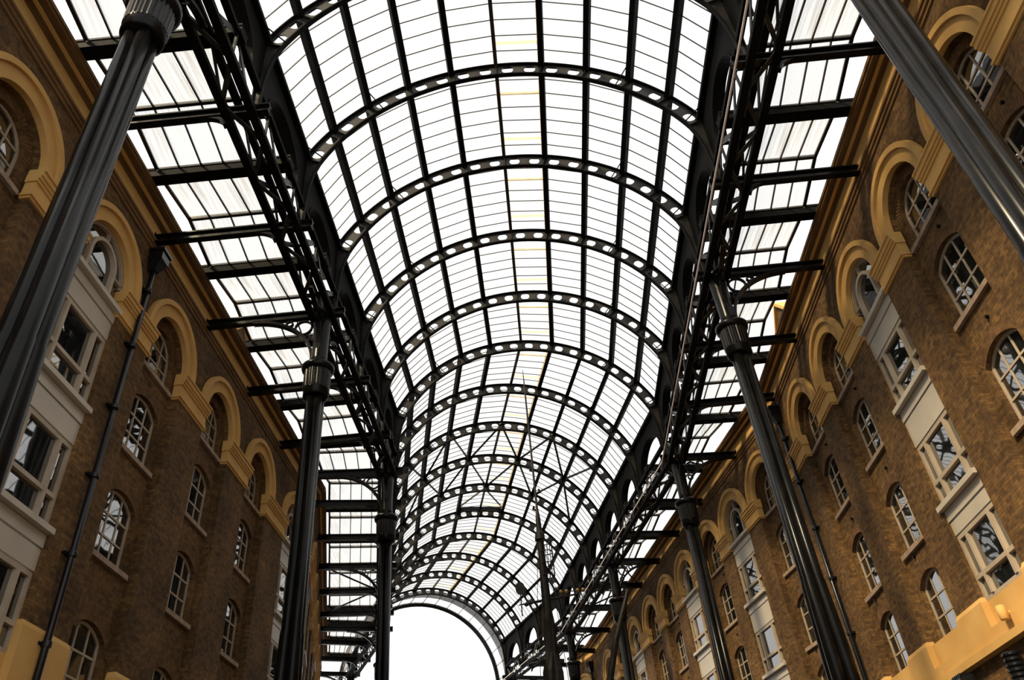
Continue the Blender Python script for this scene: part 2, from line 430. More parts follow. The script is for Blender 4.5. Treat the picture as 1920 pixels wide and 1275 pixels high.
IMPOST = [(13.48, 13.54, .05), (13.54, 13.60, .10), (13.60, 13.98, .05), (13.98, 14.06, .09), (14.06, 14.14, .13), (14.14, 14.27, .17), (14.27, 14.33, .21), (14.33, 14.38, .08)]
def facade(name, O, phi, ua, ub, bays, side, rows, zband, label, zsill, blocks=True):
    """local x runs along the wall, local y into the wall. bays: (u, type, word)"""
    mb = MB()
    recs = []
    for (u, t, word) in bays: recs.append(round_outline(u, HW, zsill - .65, ZC, 24))
    fill(mb, [(ua, -EYE), (ub, -EYE), (ub, 16.7), (ua, 16.7)], recs, 0.0)
    wins = []
    for (u, t, word), rc in zip(bays, recs):
        depth = RECESS if t == 'W' else .24
        reveal(mb, rc, 0.0, depth)
        if t == 'W':
            holes = [round_outline(u, WIN_HW, 13.6, 14.40)]
            for (zs, key) in rows:
                h1, h2 = (1.55, 1.85) if key == 'seg' else (1.42, 1.72)
                holes.append(seg_outline(u, WIN_HW, max(zs, zsill - .64), zs + h1, zs + h2))
            fill(mb, rc, holes, depth)
            for h in holes: reveal(mb, h, depth, depth + .22)
    mb.box(ua, ub, .0, 3.0, 16.7, 17.3)
    w = mb.build(name, 'brick'); w.location = (O.x, O.y, 0); w.rotation_euler = (0, 0, phi)
    tag(w, label, 'wall', kind='structure')
    wword = WALLWORD[side]
    # stucco arch mouldings, imposts, brick arches over the windows
    for i, (u, t, word) in enumerate(bays):
        ring = MB()
        ring.ring(arc(u, ZC, HW - .005, 0, pi, 24), arc(u, ZC, 1.50, 0, pi, 24), IDW, -.07, .09)
        ring.ring(arc(u, ZC, 1.46, 0, pi, 24), arc(u, ZC, 1.62, 0, pi, 24), IDW, -.15, .0)
        ring.build('arch_surround', 'stone', w)
        if t == 'W':
            bb = MB()
            for k in range(30):
                a0 = pi * k / 30 + .012; a1 = pi * (k + 1) / 30 - .012
                bb.ring(arc(u, 14.40, WIN_HW, a0, a1, 1), arc(u, 14.40, WIN_HW + .27, a0, a1, 1), IDW, RECESS - .012, RECESS + .10)
            tag(bb.build('brick_arch', 'voussoir', w), kind='stuff')
            for (zs, key) in rows:
                h1, h2 = (1.55, 1.85) if key == 'seg' else (1.42, 1.72)
                h = h2 - h1; R_ = (WIN_HW ** 2 + h * h) / (2 * h); c = zs + h2 - R_; aa = math.asin(WIN_HW / R_)
                bb = MB(); n = 20
                for k in range(n):
                    a0 = pi / 2 - aa + 2 * aa * k / n + .004; a1 = pi / 2 - aa + 2 * aa * (k + 1) / n - .004
                    bb.ring(arc(u, c, R_, a0, a1, 1), arc(u, c, R_ + .26, a0, a1, 1), IDW, RECESS - .012, RECESS + .10)
                tag(bb.build('brick_arch', 'voussoir', w), kind='stuff')
    us = sorted(u for u, _, _ in bays)
    edges = [ua] + [q for u in us for q in (u - HW, u + HW)] + [ub]
    for a, b_ in zip(edges[0::2], edges[1::2]):
        if b_ - a < .2: continue
        im = MB()
        for (z0, z1, p) in IMPOST: im.box(a - min(p, .09), b_ + min(p, .09), -p, .20, z0, z1)
        im.build('impost', 'stone', w)
        if blocks:
            ob = MB()
            ob.box(a - .05, b_ + .05, -.07, .20, zsill - .62, zband)
            ob.hexa([(a - .05, -.07, zband), (b_ + .05, -.07, zband), (b_ + .05, .20, zband), (a - .05, .20, zband), (a - .01, -.005, zband + .12), (b_ + .01, -.005, zband + .12), (b_ + .01, .20, zband + .12), (a - .01, .20, zband + .12)])
            ob.build('stone_block', 'stone', w)
    for (u, t, word) in bays:
        MB().box(u - HW + .001, u + HW - .001, .10, RECESS + .02, zsill - .649, (zsill if t == 'W' or side == 1 else zsill + .35) - .002).build('stone_panel', 'stone', w)
        if t == 'W' and side == 1:
            for (zz, du) in ((13.15, .35), (10.35, .2), (7.75, -.3)):
                MB().box(u + du - .03, u + du + .03, RECESS - .07, RECESS + .01, zz - .03, zz + .03).build('anchor_plate', 'iron', w)
    band = MB(); band.box(ua, ub, -.08, .21, zsill - .95, zsill - .60)
    band.box(ua, ub, -.24, .0, zsill - 1.10, zsill - .93)
    band.build('stone_band', 'stone', w)
    # windows
    for (u, t, word) in bays:
        if t == 'W':
            place_window('round', O, phi, u, 13.6, 'arch-headed sash window at the top of the %s, %s brick wall' % (word, wword))
            for ri, (zs, key) in enumerate(rows):
                place_window(key, O, phi, u, zs, 'nine-pane sash window in the %s, %s row down, %s brick wall' % (word, ORD[ri + 1], wword))
        else:
            lv = [(13.7, 12.68, 11.0), (10.95, 9.7, 8.0), (7.96, 7.15, zsill)] if side == 1 else [(13.69, 12.7, 10.7), (10.66, 9.64, 7.65), (7.61, 6.66, zsill + .35)]
            loading_bay(O, phi, u, lv, 'tall stack of cream windows and panels in the %s, %s wall' % (word, wword))
    return w

ROWS_R = [(10.95, 'seg'), (8.0, 'seg'), (5.52, 'low')]
ROWS_L = [(10.92, 'seg'), (8.02, 'seg'), (4.72, 'seg')]
def words(n, far=False):
    return [('%s bay past the bend' % ORD[i]) if far else ('%s bay from the camera' % ORD[i]) for i in range(n)]
wr = words(6)
facade('wall_right', V((10.5, 0)), -pi / 2, -27.95, 2.0,
       [(-3.62, 'W', 'bay beside the camera'), (-7.23, 'W', 'bay just short of the view'), (-10.84, 'W', wr[0]), (-14.45, 'W', wr[1]), (-18.06, 'L', wr[2]), (-21.67, 'W', wr[3]), (-25.28, 'W', wr[4])],
       1, ROWS_R, 5.5, 'sunlit brown brick warehouse wall with ochre arches, near stretch', 5.5)
wf = words(10, True)
ur2 = [2.75, 6.3, 9.7, 13.45, 16.9, 20.25, 24.1, 27.6, 31.1, 34.2]
tr2 = 'WLWLWWLWLW'
facade('wall_right_far', RO2, -(pi / 2 - AR), -RLEN2, 0.0, [(-u, t, w_) for u, t, w_ in zip(ur2, tr2, wf)][:9] , 1, ROWS_R, 5.5,
       'sunlit brown brick warehouse wall with ochre arches, beyond the bend', 5.5)
facade('wall_right_end', RO3, -(pi / 2 - AR3), -3.6, 0.0, [(-1.8, 'W', 'last bay at the far end')], 1, ROWS_R, 5.5,
       'last short stretch of brick wall beside the open end arch', 5.5)
wl = words(6)
facade('wall_left', V((-10.27, 0)), pi / 2, -2.0, 33.0,
       [(1.6, 'W', 'bay beside the camera'), (5.6, 'W', 'bay just short of the view'), (9.62, 'W', wl[0]), (13.72, 'L', wl[1]), (17.62, 'W', wl[2]), (21.64, 'W', wl[3]), (25.77, 'W', wl[4]), (30.25, 'L', 'last bay before the bend')],
       -1, ROWS_L, 5.6, 'shaded dark brick warehouse wall with ochre arches, near stretch', 4.7)
wlf = words(6, True)
facade('wall_left_far', LO2, pi / 2 + AL, 0.0, LLEN2, [(2.6 + 4.0 * i, 'W' if i % 3 else 'L', wlf[i]) for i in range(6)], -1, ROWS_L, 5.6,
       'shaded dark brick wall seen edge-on beyond the bend', 4.7)

# cornices: architrave, frieze and stepped cornice
TRIMN = [0]
def cornice(O, phi, ua, ub, label):
    TRIMN[0] += 1
    t = root('trim_%d' % TRIMN[0], (O.x, O.y, 0), phi); tag(t, label, 'cornice', kind='structure')
    a = MB()
    for (z0, z1, p) in ((16.56, 16.68, .04), (16.68, 16.80, .08), (16.80, 16.88, .12), (16.88, 16.93, .08)): a.box(ua, ub, -p, .3, z0, z1)
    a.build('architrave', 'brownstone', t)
    MB().box(ua, ub, -.06, .35, 16.93, 17.38).build('frieze', 'stone', t)
    c = MB()
    for (z0, z1, p) in ((17.36, 17.43, .10), (17.43, 17.50, .27), (17.50, 17.54, .31), (17.54, 17.62, .44), (17.62, 17.72, .48)): c.box(ua, ub, -p, .6, z0, z1)
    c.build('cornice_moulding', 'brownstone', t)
    MB().box(ua, ub, -.285, -.20, 17.425, 17.47).build('fillet', 'stone', t)
cornice(V((10.5, 0)), -pi / 2, -27.98, 2.0, 'ochre cornice along the near sunlit wall')
cornice(RO2, -(pi / 2 - AR), -RLEN2, .06, 'ochre cornice along the sunlit wall beyond the bend')
cornice(RO3, -(pi / 2 - AR3), -3.6, .06, 'ochre cornice end beside the open arch')
cornice(V((-10.27, 0)), pi / 2, -2.0, 33.0, 'ochre cornice along the near shaded wall')
cornice(LO2, pi / 2 + AL, 0, LLEN2, 'ochre cornice along the shaded wall beyond the bend')

# ------------------------------------------------------------------ iron columns
ZT = 16.9          # level of the tie beams
def column_proto():
    c = root('iron_column', (0, 0, -EYE))
    zb = EYE
    # everything below in heights above the eye, shifted by zb because the root stands on the floor
    lob = lambda r, z, a: r * (0.94 + 0.06 * abs(cos(4 * a)))
    MB().lathe([(.60, 0), (.60, .5), (.52, .6), (.49, .75), (.45, .9), (.45, 2.6 + zb), (.47, 2.65 + zb), (.47, 2.8 + zb), (.40, 3.0 + zb)], 48, rfun=lob).build('base', 'iron', c, True)
    sh = MB()
    for q in range(4):
        a = pi / 4 + q * pi / 2
        sh.tube([(d_ * cos(a), d_ * sin(a), z_ + zb) for d_, z_ in ((.205, 2.7), (.20, 4.6), (.175, 6.4), (.165, 6.5), (.165, 13.9))], [.18, .175, .145, .135, .135], 16)
    sh.tube([(0, 0, 2.7 + zb), (0, 0, 13.9 + zb)], .17, 12)
    sh.build('shaft', 'iron', c, True)
    flu = lambda r, z, a: r * (1.0 - 0.045 * (0.5 + 0.5 * cos(28 * a)) ** 2)
    cap = MB().lathe([(.33, 13.52 + zb), (.385, 13.55 + zb), (.385, 13.78 + zb), (.40, 13.80 + zb)], 32).build('capital', 'iron', c, True)
    MB().lathe([(.40, 13.79 + zb), (.405, 13.85 + zb), (.42, 14.45 + zb), (.38, 14.5 + zb)], 168, rfun=flu).build('fluted_bell', 'iron', cap)
    MB().lathe([(.40, 14.46 + zb), (.49, 14.52 + zb), (.51, 14.60 + zb), (.51, 14.66 + zb), (.45, 14.72 + zb), (.30, 14.74 + zb)], 40).build('rim', 'iron', cap, True)
    MB().lathe([(.27, 14.6 + zb), (.25, 15.0 + zb), (.25, 15.6 + zb), (.27, 16.2 + zb), (.31, 16.7 + zb), (.31, 17.7 + zb)], 20).build('post', 'iron', c, True)
    # curved arms under the girder, one each way along it
    FY = lambda a, b_, t: (t, a, b_)
    for sg in (-1, 1):
        n = 12; R_ = 1.35
        P = [(sg * (.25 + R_ - R_ * cos(pi / 2 * i / n)), 15.3 + R_ * sin(pi / 2 * i / n) + zb) for i in range(n + 1)]
        Q = [(sg * (.25 + R_ - (R_ + .10) * cos(pi / 2 * i / n)), 15.3 + (R_ + .10) * sin(pi / 2 * i / n) + zb) for i in range(n + 1)]
        MB().ring(P, Q, FY, -.08, .08).build('arch_brace', 'iron', c)
        rg = arc(sg * .58, 16.36 + zb, .20, 0, 2 * pi, 18)[:-1]; ro = arc(sg * .58, 16.36 + zb, .25, 0, 2 * pi, 18)[:-1]
        MB().ring(rg, ro, FY, -.05, .05, closed=True).build('brace_ring', 'iron', c)
    # scrolled bracket reaching out under the tie beam towards the wall
    FX = lambda a, b_, t: (a, t, b_)
    n = 16; R1, R2 = 2.05, 1.80
    P = [(.27 + R1 - R1 * cos(pi / 2 * i / n), 14.9 + R2 * sin(pi / 2 * i / n) + zb) for i in range(n + 1)]
    Q = [(.27 + R1 - (R1 + .0) * cos(pi / 2 * i / n) - .10 * cos(pi / 2 * i / n), 14.9 + (R2 + .10) * sin(pi / 2 * i / n) + zb) for i in range(n + 1)]
    br = MB().ring(P, Q, FX, -.10, .10).build('scroll_bracket', 'iron', c)
    for (x, z, r_) in ((.62, 16.36, .30), (1.10, 16.58, .13), (.48, 15.88, .13)):
        MB().ring(arc(x, z + zb, r_ - .045, 0, 2 * pi, 20)[:-1], arc(x, z + zb, r_, 0, 2 * pi, 20)[:-1], FX, -.05, .05, closed=True).build('scroll_ring', 'iron', br)
    return c
colp = column_proto(); first = True
VCOL = 6.55
for side in (-1, 1):
    for n_, k in enumerate((2, 5, 8, 11, 14, 17)):
        o = colp if first else copy_tree(colp)
        first = False
        p = LP(k, side * VCOL, -EYE); o.location = p
        o.rotation_euler = (0, 0, HEAD(k) + (0 if side == 1 else pi))
        lab = 'black clustered iron column, %s from the camera, before the %s wall' % (ORD[n_], WALLWORD[side])
        tag(o, lab, 'column', 'iron columns carrying the vault')

# ------------------------------------------------------------------ arched ribs of the vault
ZV = 17.05; RV = 6.95; DTH = 13.2; RW = .58
def rib_proto():
    r = root('arch_rib', (0, 0, 0))
    ro, ri = RV - .03, RV - RW + .03; rc = (ro + ri) / 2
    FXZ = lambda v, z, t: (v, t, z)
    web = MB(); cell = rad(DTH / 2)
    hn = 16
    for c in range(20):
        th = -rad(66) + cell * (c + .5)
        hole, rect = [], []
        for i in range(hn):
            a = 2 * pi * i / hn
            hx = (.075) * (1 if cos(a) > .01 else (-1 if cos(a) < -.01 else 0)) + .125 * cos(a); hz = .165 * sin(a)
            hole.append((hx / rc, hz))
            ca, sa = cos(a), sin(a); s_ = 1 / max(abs(ca), abs(sa))
            rect.append((ca * s_ * cell / 2, sa * s_ * (ro - ri) / 2))
        mp = lambda q: ((rc + q[1]) * sin(th + q[0]), ZV + (rc + q[1]) * cos(th + q[0]))
        A, B = [mp(q) for q in hole], [mp(q) for q in rect]
        n = hn; vs_ = []
        for t in (-.015, .015): vs_ += [FXZ(*q, t) for q in A] + [FXZ(*q, t) for q in B]
        fs_ = []
        for i in range(n):
            j = (i + 1) % n
            fs_ += [(i, j, n + j, n + i), (2 * n + j, 2 * n + i, 3 * n + i, 3 * n + j), (j, i, 2 * n + i, 2 * n + j)]
        web.add(vs_, fs_)
    web.build('web', 'web', r)
    def flange(name, ra, rb, w):
        f = MB(); N = 60
        P = [(ra * sin(-rad(66) + rad(132) * i / N), ZV + ra * cos(-rad(66) + rad(132) * i / N)) for i in range(N + 1)]
        Q = [(rb * sin(-rad(66) + rad(132) * i / N), ZV + rb * cos(-rad(66) + rad(132) * i / N)) for i in range(N + 1)]
        f.ring(P, Q, FXZ, -w / 2, w / 2); f.build(name, 'matt', r)
    flange('top_flange', RV - .035, RV, .22); flange('bottom_flange', RV - RW, RV - RW + .04, .15)
    for i in range(-5, 6):
        a = rad(DTH * i)
        p, q = (ri * sin(a), 0, ZV + ri * cos(a)), (ro * sin(a), 0, ZV + ro * cos(a))
        MB().beam(p, q, .02, .19, upv=(0, 1, 0)).build('stiffener', 'web', r)
    for i in (-5, -3, 3, 5):      # little stays bracing rib to purlin
        a = rad(DTH * i); b_ = rad(DTH * i - 2.2 * (1 if i > 0 else -1))
        MB().tube([(ri * sin(b_), -.05, ZV + ri * cos(b_)), ((RV + .0) * sin(a), -.85, ZV + (RV - .05) * cos(a))], .022, 6).build('stay', 'iron', r)
    for sg in (-1, 1):
        lo = [(sg * 5.82, 19.64), (sg * 5.96, 19.2), (sg * 6.06, 18.6), (sg * 6.11, 17.9), (sg * 6.12, 16.95)]
        hi = [(sg * 6.35, 19.88), (sg * 6.40, 19.2), (sg * 6.40, 18.6), (sg * 6.36, 17.9), (sg * 6.32, 16.95)]
        MB().ring(lo, hi, FXZ, -.015, .015).build('leg_web', 'web', r)
        MB().ring(lo, [(x + sg * .035, z) for x, z in lo], FXZ, -.075, .075).build('leg_flange', 'matt', r)
        MB().ring([(x - sg * .035, z) for x, z in hi], hi, FXZ, -.075, .075).build('leg_flange', 'matt', r)
    return r
ribp = rib_proto(); first = True
for k in range(1, K_END + 1):
    o = ribp if first else copy_tree(ribp)
    first = False
    p = LP(k, 0, 0); o.location = p; o.rotation_euler = (0, 0, HEAD(k))
    where = 'where the vault first bends' if k == 8 else ('where the vault bends again' if k == 14 else ('framing the open far end' if k == 17 else nth(k - 3) if k != 1 else 'overhead, the nearest of all'))
    tag(o, 'black arched rib pierced with oval holes, %s' % where, 'arch rib', 'perforated ribs of the glass vault')

# ------------------------------------------------------------------ purlins, ridge, eaves
def VP(s_, th, r_): return LP(s_, r_ * sin(th), ZV + r_ * cos(th))
SECT = [(K_FIRST, 8, 'near'), (8, 14, 'middle'), (14, 17, 'far')]
SIDEWORD = {-1: 'shaded', 1: 'sunlit'}
for (ka, kb, sw) in SECT:
    for i in range(-4, 5):
        th = rad(DTH * i); a, b_ = VP(ka, th, RV - .06), VP(kb, th, RV - .06)
        n_ = (VP(ka, th, 1) - VP(ka, th, 0)).normalized()
        if i == 0:
            o = MB().beam(a, b_, .13, .10, n_).build('ridge_bar', 'bar')
            tag(o, 'thin brown ridge bar along the crown of the %s vault section' % sw, 'ridge bar', 'ridge bars of the vault')
        else:
            o = MB().beam(a, b_, .19, .24, n_).build('purlin', 'matt')
            tag(o, 'black purlin of the %s vault, %s from the crown on the %s side' % (sw, ORD[abs(i) - 1], SIDEWORD[1 if i > 0 else -1]), 'purlin', 'long purlins of the vault')

# ------------------------------------------------------------------ vault glazing, bay by bay
NP = 7
GLR = RV + .05
def bay_word(k):
    if k < 8: return '%s bay before the first bend' % ORD[7 - k] if k < 7 else 'bay just before the first bend'
    if k < 14: return '%s bay past the first bend' % ORD[k - 8]
    return '%s bay past the second bend' % ORD[k - 14]
def pane_box(mb, p, th_=.014):
    n_ = (p[1] - p[0]).cross(p[3] - p[0]).normalized() * th_
    mb.hexa([q for q in p] + [q + n_ for q in p]); return mb
for k in range(K_FIRST, K_END):
    g = root('vault_glazing', LP(k + .5, 0, ZV + RV), world_coords=True,
             label='curved glass roof over the vault, %s' % bay_word(k), cat='roof glazing', group='glazed bays of the vault')
    single = 3 <= k <= 9
    big = MB()
    for i in range(-5, 5):
        t0, t1 = rad(DTH * i), rad(DTH * (i + 1))
        for j in range(NP):
            s0, s1 = k + (j + .03) / NP, k + (j + .97) / NP
            p = [VP(s0, t0, GLR), VP(s0, t1, GLR), VP(s1, t1, GLR), VP(s1, t0, GLR)]
            if single: pane_box(MB(), p).build('pane', 'vglass', g)
            else: pane_box(big, p)
    if not single: tag(big.build('panes', 'vglass', g), kind='stuff')
    for j in range(NP):
        bar = MB(); s_ = k + (j + (1.0 if j < NP - 1 else .97)) / NP
        for i in range(-5, 5):
            a, b_ = VP(s_, rad(DTH * i), GLR - .02), VP(s_, rad(DTH * (i + 1)), GLR - .02)
            bar.beam(a, b_, .024, .03, VP(s_, rad(DTH * (i + .5)), 1) - VP(s_, 0, 0))
        bar.build('glazing_bar', 'bar', g)
    # cream upstand and cross bars of the ridge skylight
    for (f0) in (.28, .78):
        MB().beam(VP(k + f0, rad(-.6), GLR - .04), VP(k + f0, rad(DTH - .6), GLR - .04), .10, .03).build('skylight_bar', 'skyframe', g)
    MB().beam(VP(k + .03, rad(DTH - 1.0), GLR - .01), VP(k + .97, rad(DTH - 1.0), GLR - .01), .04, .16, V((0, 0, 1))).build('skylight_upstand', 'skyframe', g)

# diagonal bracing rods in two bays
for k in (10, 11):
    g = root('wind_bracing', LP(k + .5, 0, ZV + RV), world_coords=True, label='zigzag of thin bracing rods under the vault, %s' % bay_word(k), cat='bracing rods', group='wind bracing under the vault')
    for i in range(-4, 4):
        ev = (i + k) % 2 == 0
        a = VP(k + (0 if ev else 1), rad(DTH * i), RV - .2); b_ = VP(k + (1 if ev else 0), rad(DTH * (i + 1)), RV - .2)
        MB().tube([a, b_], .065, 6).build('rod', 'iron', g)
    for i in range(-4, 5):
        kk = k + (0 if (i + k) % 2 == 0 else 1)
        c_ = VP(kk, rad(DTH * i), RV - .2)
        MB().lathe([(.16, c_.z - .03), (.16, c_.z + .03)], 8, (c_.x, c_.y)).build('gusset', 'iron', g)
# tilted vent in the crown
g = root('roof_vent', LP(12.5, 0, ZV + RV), world_coords=True, label='open tilted vent in the crown of the middle vault', cat='roof vent')
pa, pb, pc = VP(12.90, rad(-DTH), RV), VP(12.90, rad(DTH), RV), VP(12.2, 0, RV + .05)
MB().beam(pa, pb, .10, .36).build('board', 'iron', g)
MB().beam(pa + V((0, 0, .1)), pc, .07, .10).build('rafter', 'bar', g)
MB().beam(pb + V((0, 0, .1)), pc, .07, .10).build('rafter', 'bar', g)
MB().beam(VP(12.9, 0, RV), VP(12.2, 0, RV + .1), .04, .05).build('rafter', 'bar', g)

# ------------------------------------------------------------------ open spandrel arches between rib feet (clerestory) and eaves
for k in range(1, K_END):
    for side in (-1, 1):
        a, b_ = LP(k, side * 6.27, 0), LP(k + 1, side * 6.27, 0)
        d = (b_ - a); L = d.length; d.normalize(); nn = V((d.y, -d.x, 0)) * side
        fr = lambda x, z, t, a=a, d=d, nn=nn: a + d * x + nn * t + V((0, 0, z))
        g = root('spandrel_arch', (a + b_) / 2 + V((0, 0, 17.8)), world_coords=True,
                 label='open iron arch under the %s eave of the vault, %s' % (SIDEWORD[side], bay_word(k)), cat='spandrel arch', group='iron arches between the rib feet')
        op = [(.62, 17.85)] + [(L / 2 - (L / 2 - .62) * cos(pi * i / 20), 18.0 + 1.15 * sin(pi * i / 20)) for i in range(21)] + [(L - .62, 17.85)]
        outl = [(.02, 17.85), (.02, 19.92), (L - .02, 19.92), (L - .02, 17.85)]
        pm = MB()
        loop = outl + op[::-1]
        tri = tessellate_polygon([[V((x, z, 0)) for x, z in loop]])
        for t in (-.02, .02): pm.add([fr(x, z, t) for x, z in loop], tri)
        pm.build('plate', 'matt', g)
        MB().ring(op, [(x + (.03 if x < L / 2 else -.03), z - .03) for x, z in op], fr, -.06, .30).build('arch_flange', 'matt', g)
        MB().beam(fr(.02, 19.90, -.06), fr(L - .02, 19.90, -.06), .22, .16).build('eave_beam', 'matt', g)

# ------------------------------------------------------------------ lattice girders along the column heads
VI, VO, ZB, ZTOP = 6.22, 6.87, 16.70, 17.75
for (ka, kb) in ((1, 2), (2, 5), (5, 8), (8, 11), (11, 14), (14, 17)):
    for side in (-1, 1):
        g = root('lattice_girder', LP((ka + kb) / 2, side * VCOL, ZB), world_coords=True,
                 label='black lattice girder before the %s wall, %s' % (WALLWORD[side], ('%s stretch from the camera' % ORD[[2, 5, 8, 11, 14].index(ka)]) if ka > 1 else 'short stretch overhead'), cat='girder', group='lattice girders on the columns')
        for v in (VI, VO):
            MB().beam(LP(ka, side * v, ZB), LP(kb, side * v, ZB), .21, .15).build('chord', 'matt', g)
            MB().beam(LP(ka, side * v, ZTOP), LP(kb, side * v, ZTOP), .18, .14).build('chord', 'matt', g)
        n = int(round((kb - ka) * 3.7)) // 2 * 2
        for i in range(n):
            s0, s1 = ka + (kb - ka) * i / n, ka + (kb - ka) * (i + 1) / n
            dwn = i % 2 == 0
            for v in (VI, VO):
                MB().beam(LP(s0, side * v, ZTOP if dwn else ZB), LP(s1, side * v, ZB if dwn else ZTOP), .15, .03, LP(s0, side, 0) - LP(s0, 0, 0)).build('lattice_bar', 'iron', g)
            va, vb = (VI, VO) if dwn else (VO, VI)
            MB().beam(LP(s0, side * va, ZB - .03), LP(s1, side * vb, ZB - .03), .12, .03).build('lattice_bar', 'web', g)
            if i % 2 == 0:
                MB().beam(LP(s0, side * VI, ZTOP), LP(s0, side * VO, ZTOP), .08, .05).build('cross_bar', 'iron', g)
                MB().beam(LP(s0, side * VI, ZB), LP(s0, side * VI, ZTOP), .06, .06, V((1, 0, 0))).build('strut', 'web', g)
# pale conduit along the inner edge on the sunlit side
for (ka, kb, sw) in SECT:
    o = MB().tube([LP(ka, 5.88, 16.72), LP(kb, 5.88, 16.72)], .030, 8).build('conduit', 'conduit')
    tag(o, 'thin pale conduit along the girder of the %s vault section' % sw, 'conduit', 'conduit runs by the sunlit wall')

# ------------------------------------------------------------------ tie beams and valley gutters over the aisles
for side in (-1, 1):
    for k in range(2, K_END + 1):
        we = wall_v(k, side) + .02
        g = root('tie_beam', LP(k, side * VCOL, ZT), world_coords=True,
                 label='black tie beam from girder to %s wall, %s' % (WALLWORD[side], nth(k - 3)), cat='tie beam', group='tie beams across the aisles')
        a, b_ = LP(k, side * 5.84, 0), LP(k, side * we, 0)
        bm = MB(); Zs = V((0, 0, 1))
        bm.beam(a + Zs * (ZT - .13), b_ + Zs * (ZT - .13), .20, .05); bm.beam(a + Zs * (ZT + .13), b_ + Zs * (ZT + .13), .20, .05)
        bm.beam(a + Zs * ZT, b_ + Zs * ZT, .05, .22); bm.build('beam', 'iron', g)
        e0, e1 = LP(k, side * (we - .09), ZT), LP(k, side * we, ZT)
        MB().beam(e0, e1, .32, .40).build('end_plate', 'iron', g)
        if k not in (2, 5, 8, 11, 14, 17):
            d = (LP(k, side, 0) - LP(k, 0, 0)).normalized(); o_ = LP(k, side * VO, 0); pr = V((-d.y, d.x, 0))
            n = 8; fr = lambda x, z, t: o_ + d * x + pr * t + V((0, 0, z))
            P = [(.05, ZT - .55)] + [(.05 + .75 * (1 - cos(pi / 2 * i / n)), ZT - .55 + .40 * sin(pi / 2 * i / n)) for i in range(1, n + 1)]
            Q = [(-.03, ZT - .50)] + [(-.03 + .75 * (1 - cos(pi / 2 * i / n)), ZT - .50 + .42 * sin(pi / 2 * i / n)) for i in range(1, n + 1)]
            MB().ring(P, Q, fr, -.07, .07).build('knee_bracket', 'iron', g)
ZG0, ZR = 17.80, 18.25
for side in (-1, 1):
    outm = .60 if side == -1 else .80
    for k in range(1, K_END):
        s_ = k + .625
        a, b_ = LP(s_, side * 6.10, ZG0 + .05), LP(s_, side * (wall_v(s_, side) - .12), ZG0 + .05)
        g = root('valley_gutter', (a + b_) / 2, world_coords=True, label='deep black valley gutter of the %s aisle roof, %s' % (WALLWORD[side], nth(k - 2)), cat='gutter', group='valley gutters of the aisle roofs')
        MB().beam(a, b_, .36, .30).build('trough', 'matt', g)
        for sg in (-1, 1):
            q = LP(s_ + sg * .048, 1, 0) - LP(s_, 1, 0); q.z = .14
            MB().beam(a + q, b_ + q, .025, .08).build('lip', 'matt', g)
    for k in range(2, K_END):
        sg0, sr, sg1 = k - 1 + .665, k + .125, k + .585
        g = root('aisle_roof', LP(sr, side * 8.2, ZR), world_coords=True, label='pitched glass roof over the %s aisle, %s from the camera' % (WALLWORD[side], ORD[k - 2]), cat='aisle roof', group='ridged glass roofs over the aisles')
        vi = 6.75
        vo = [wall_v(q, side) - outm for q in (sg0, sr, sg1)]
        NC = 5
        def pt(row, f):
            s__, z = ((sg0, ZG0 + .16), (sr, ZR), (sg1, ZG0 + .16))[row]
            return LP(s__, side * (vi + (vo[row] - vi) * f), z)
        single = k <= 11
        big, bars = MB(), MB()
        for rw in (0, 1):
            for c in range(NC):
                f0, f1 = (c + .03) / NC, (c + .97) / NC
                p = [pt(rw, f0), pt(rw, f1), pt(rw + 1, f1), pt(rw + 1, f0)]
                if single: pane_box(MB(), p).build('pane', 'aglass', g)
                else: pane_box(big, p)
            for c in range(NC + 1):
                w_ = .10 if c == NC else .038
                q0, q1 = pt(rw, c / NC), pt(rw + 1, c / NC)
                if k <= 8: MB().beam(q0, q1, w_, .06).build('glazing_bar', 'bar' if side == 1 and c < NC else 'iron', g)
                else: bars.beam(q0, q1, w_, .06)
        if not single: tag(big.build('panes', 'aglass', g), kind='stuff')
        if k > 8: bars.build('glazing_bars', 'iron', g)
        MB().beam(pt(1, -.04), pt(1, 1.01), .09, .12).build('ridge', 'iron', g)
        MB().tube([LP(sg1, side * (vo[2] - .02), ZG0 + .12), LP(sg1, side * (vo[2] + .02), ZG0 + .22)], .05, 8).build('spout', 'skyframe', g)

# crossed rods in one far aisle bay
g = root('aisle_bracing', LP(13, -8.5, ZT), world_coords=True, label='crossed rods bracing the far shaded aisle', cat='bracing rods')
for (sa, sb) in ((11.0, 12.0), (13.0, 12.0)):
    MB().tube([LP(sa, -(wall_v(sa, -1) - .3), ZT + .05), LP(sb, -6.9, ZT + .05)], .05, 6).build('rod', 'iron', g)
g = root('aisle_bracing', LP(12, 8.5, ZT), world_coords=True, label='crossed rods bracing the far sunlit aisle', cat='bracing rods')
for (sa, sb) in ((11.0, 12.0), (13.0, 12.0)):
    MB().tube([LP(sa, 6.9, ZT + .05), LP(sb, wall_v(sb, 1) - .3, ZT + .05)], .05, 6).build('rod', 'iron', g)

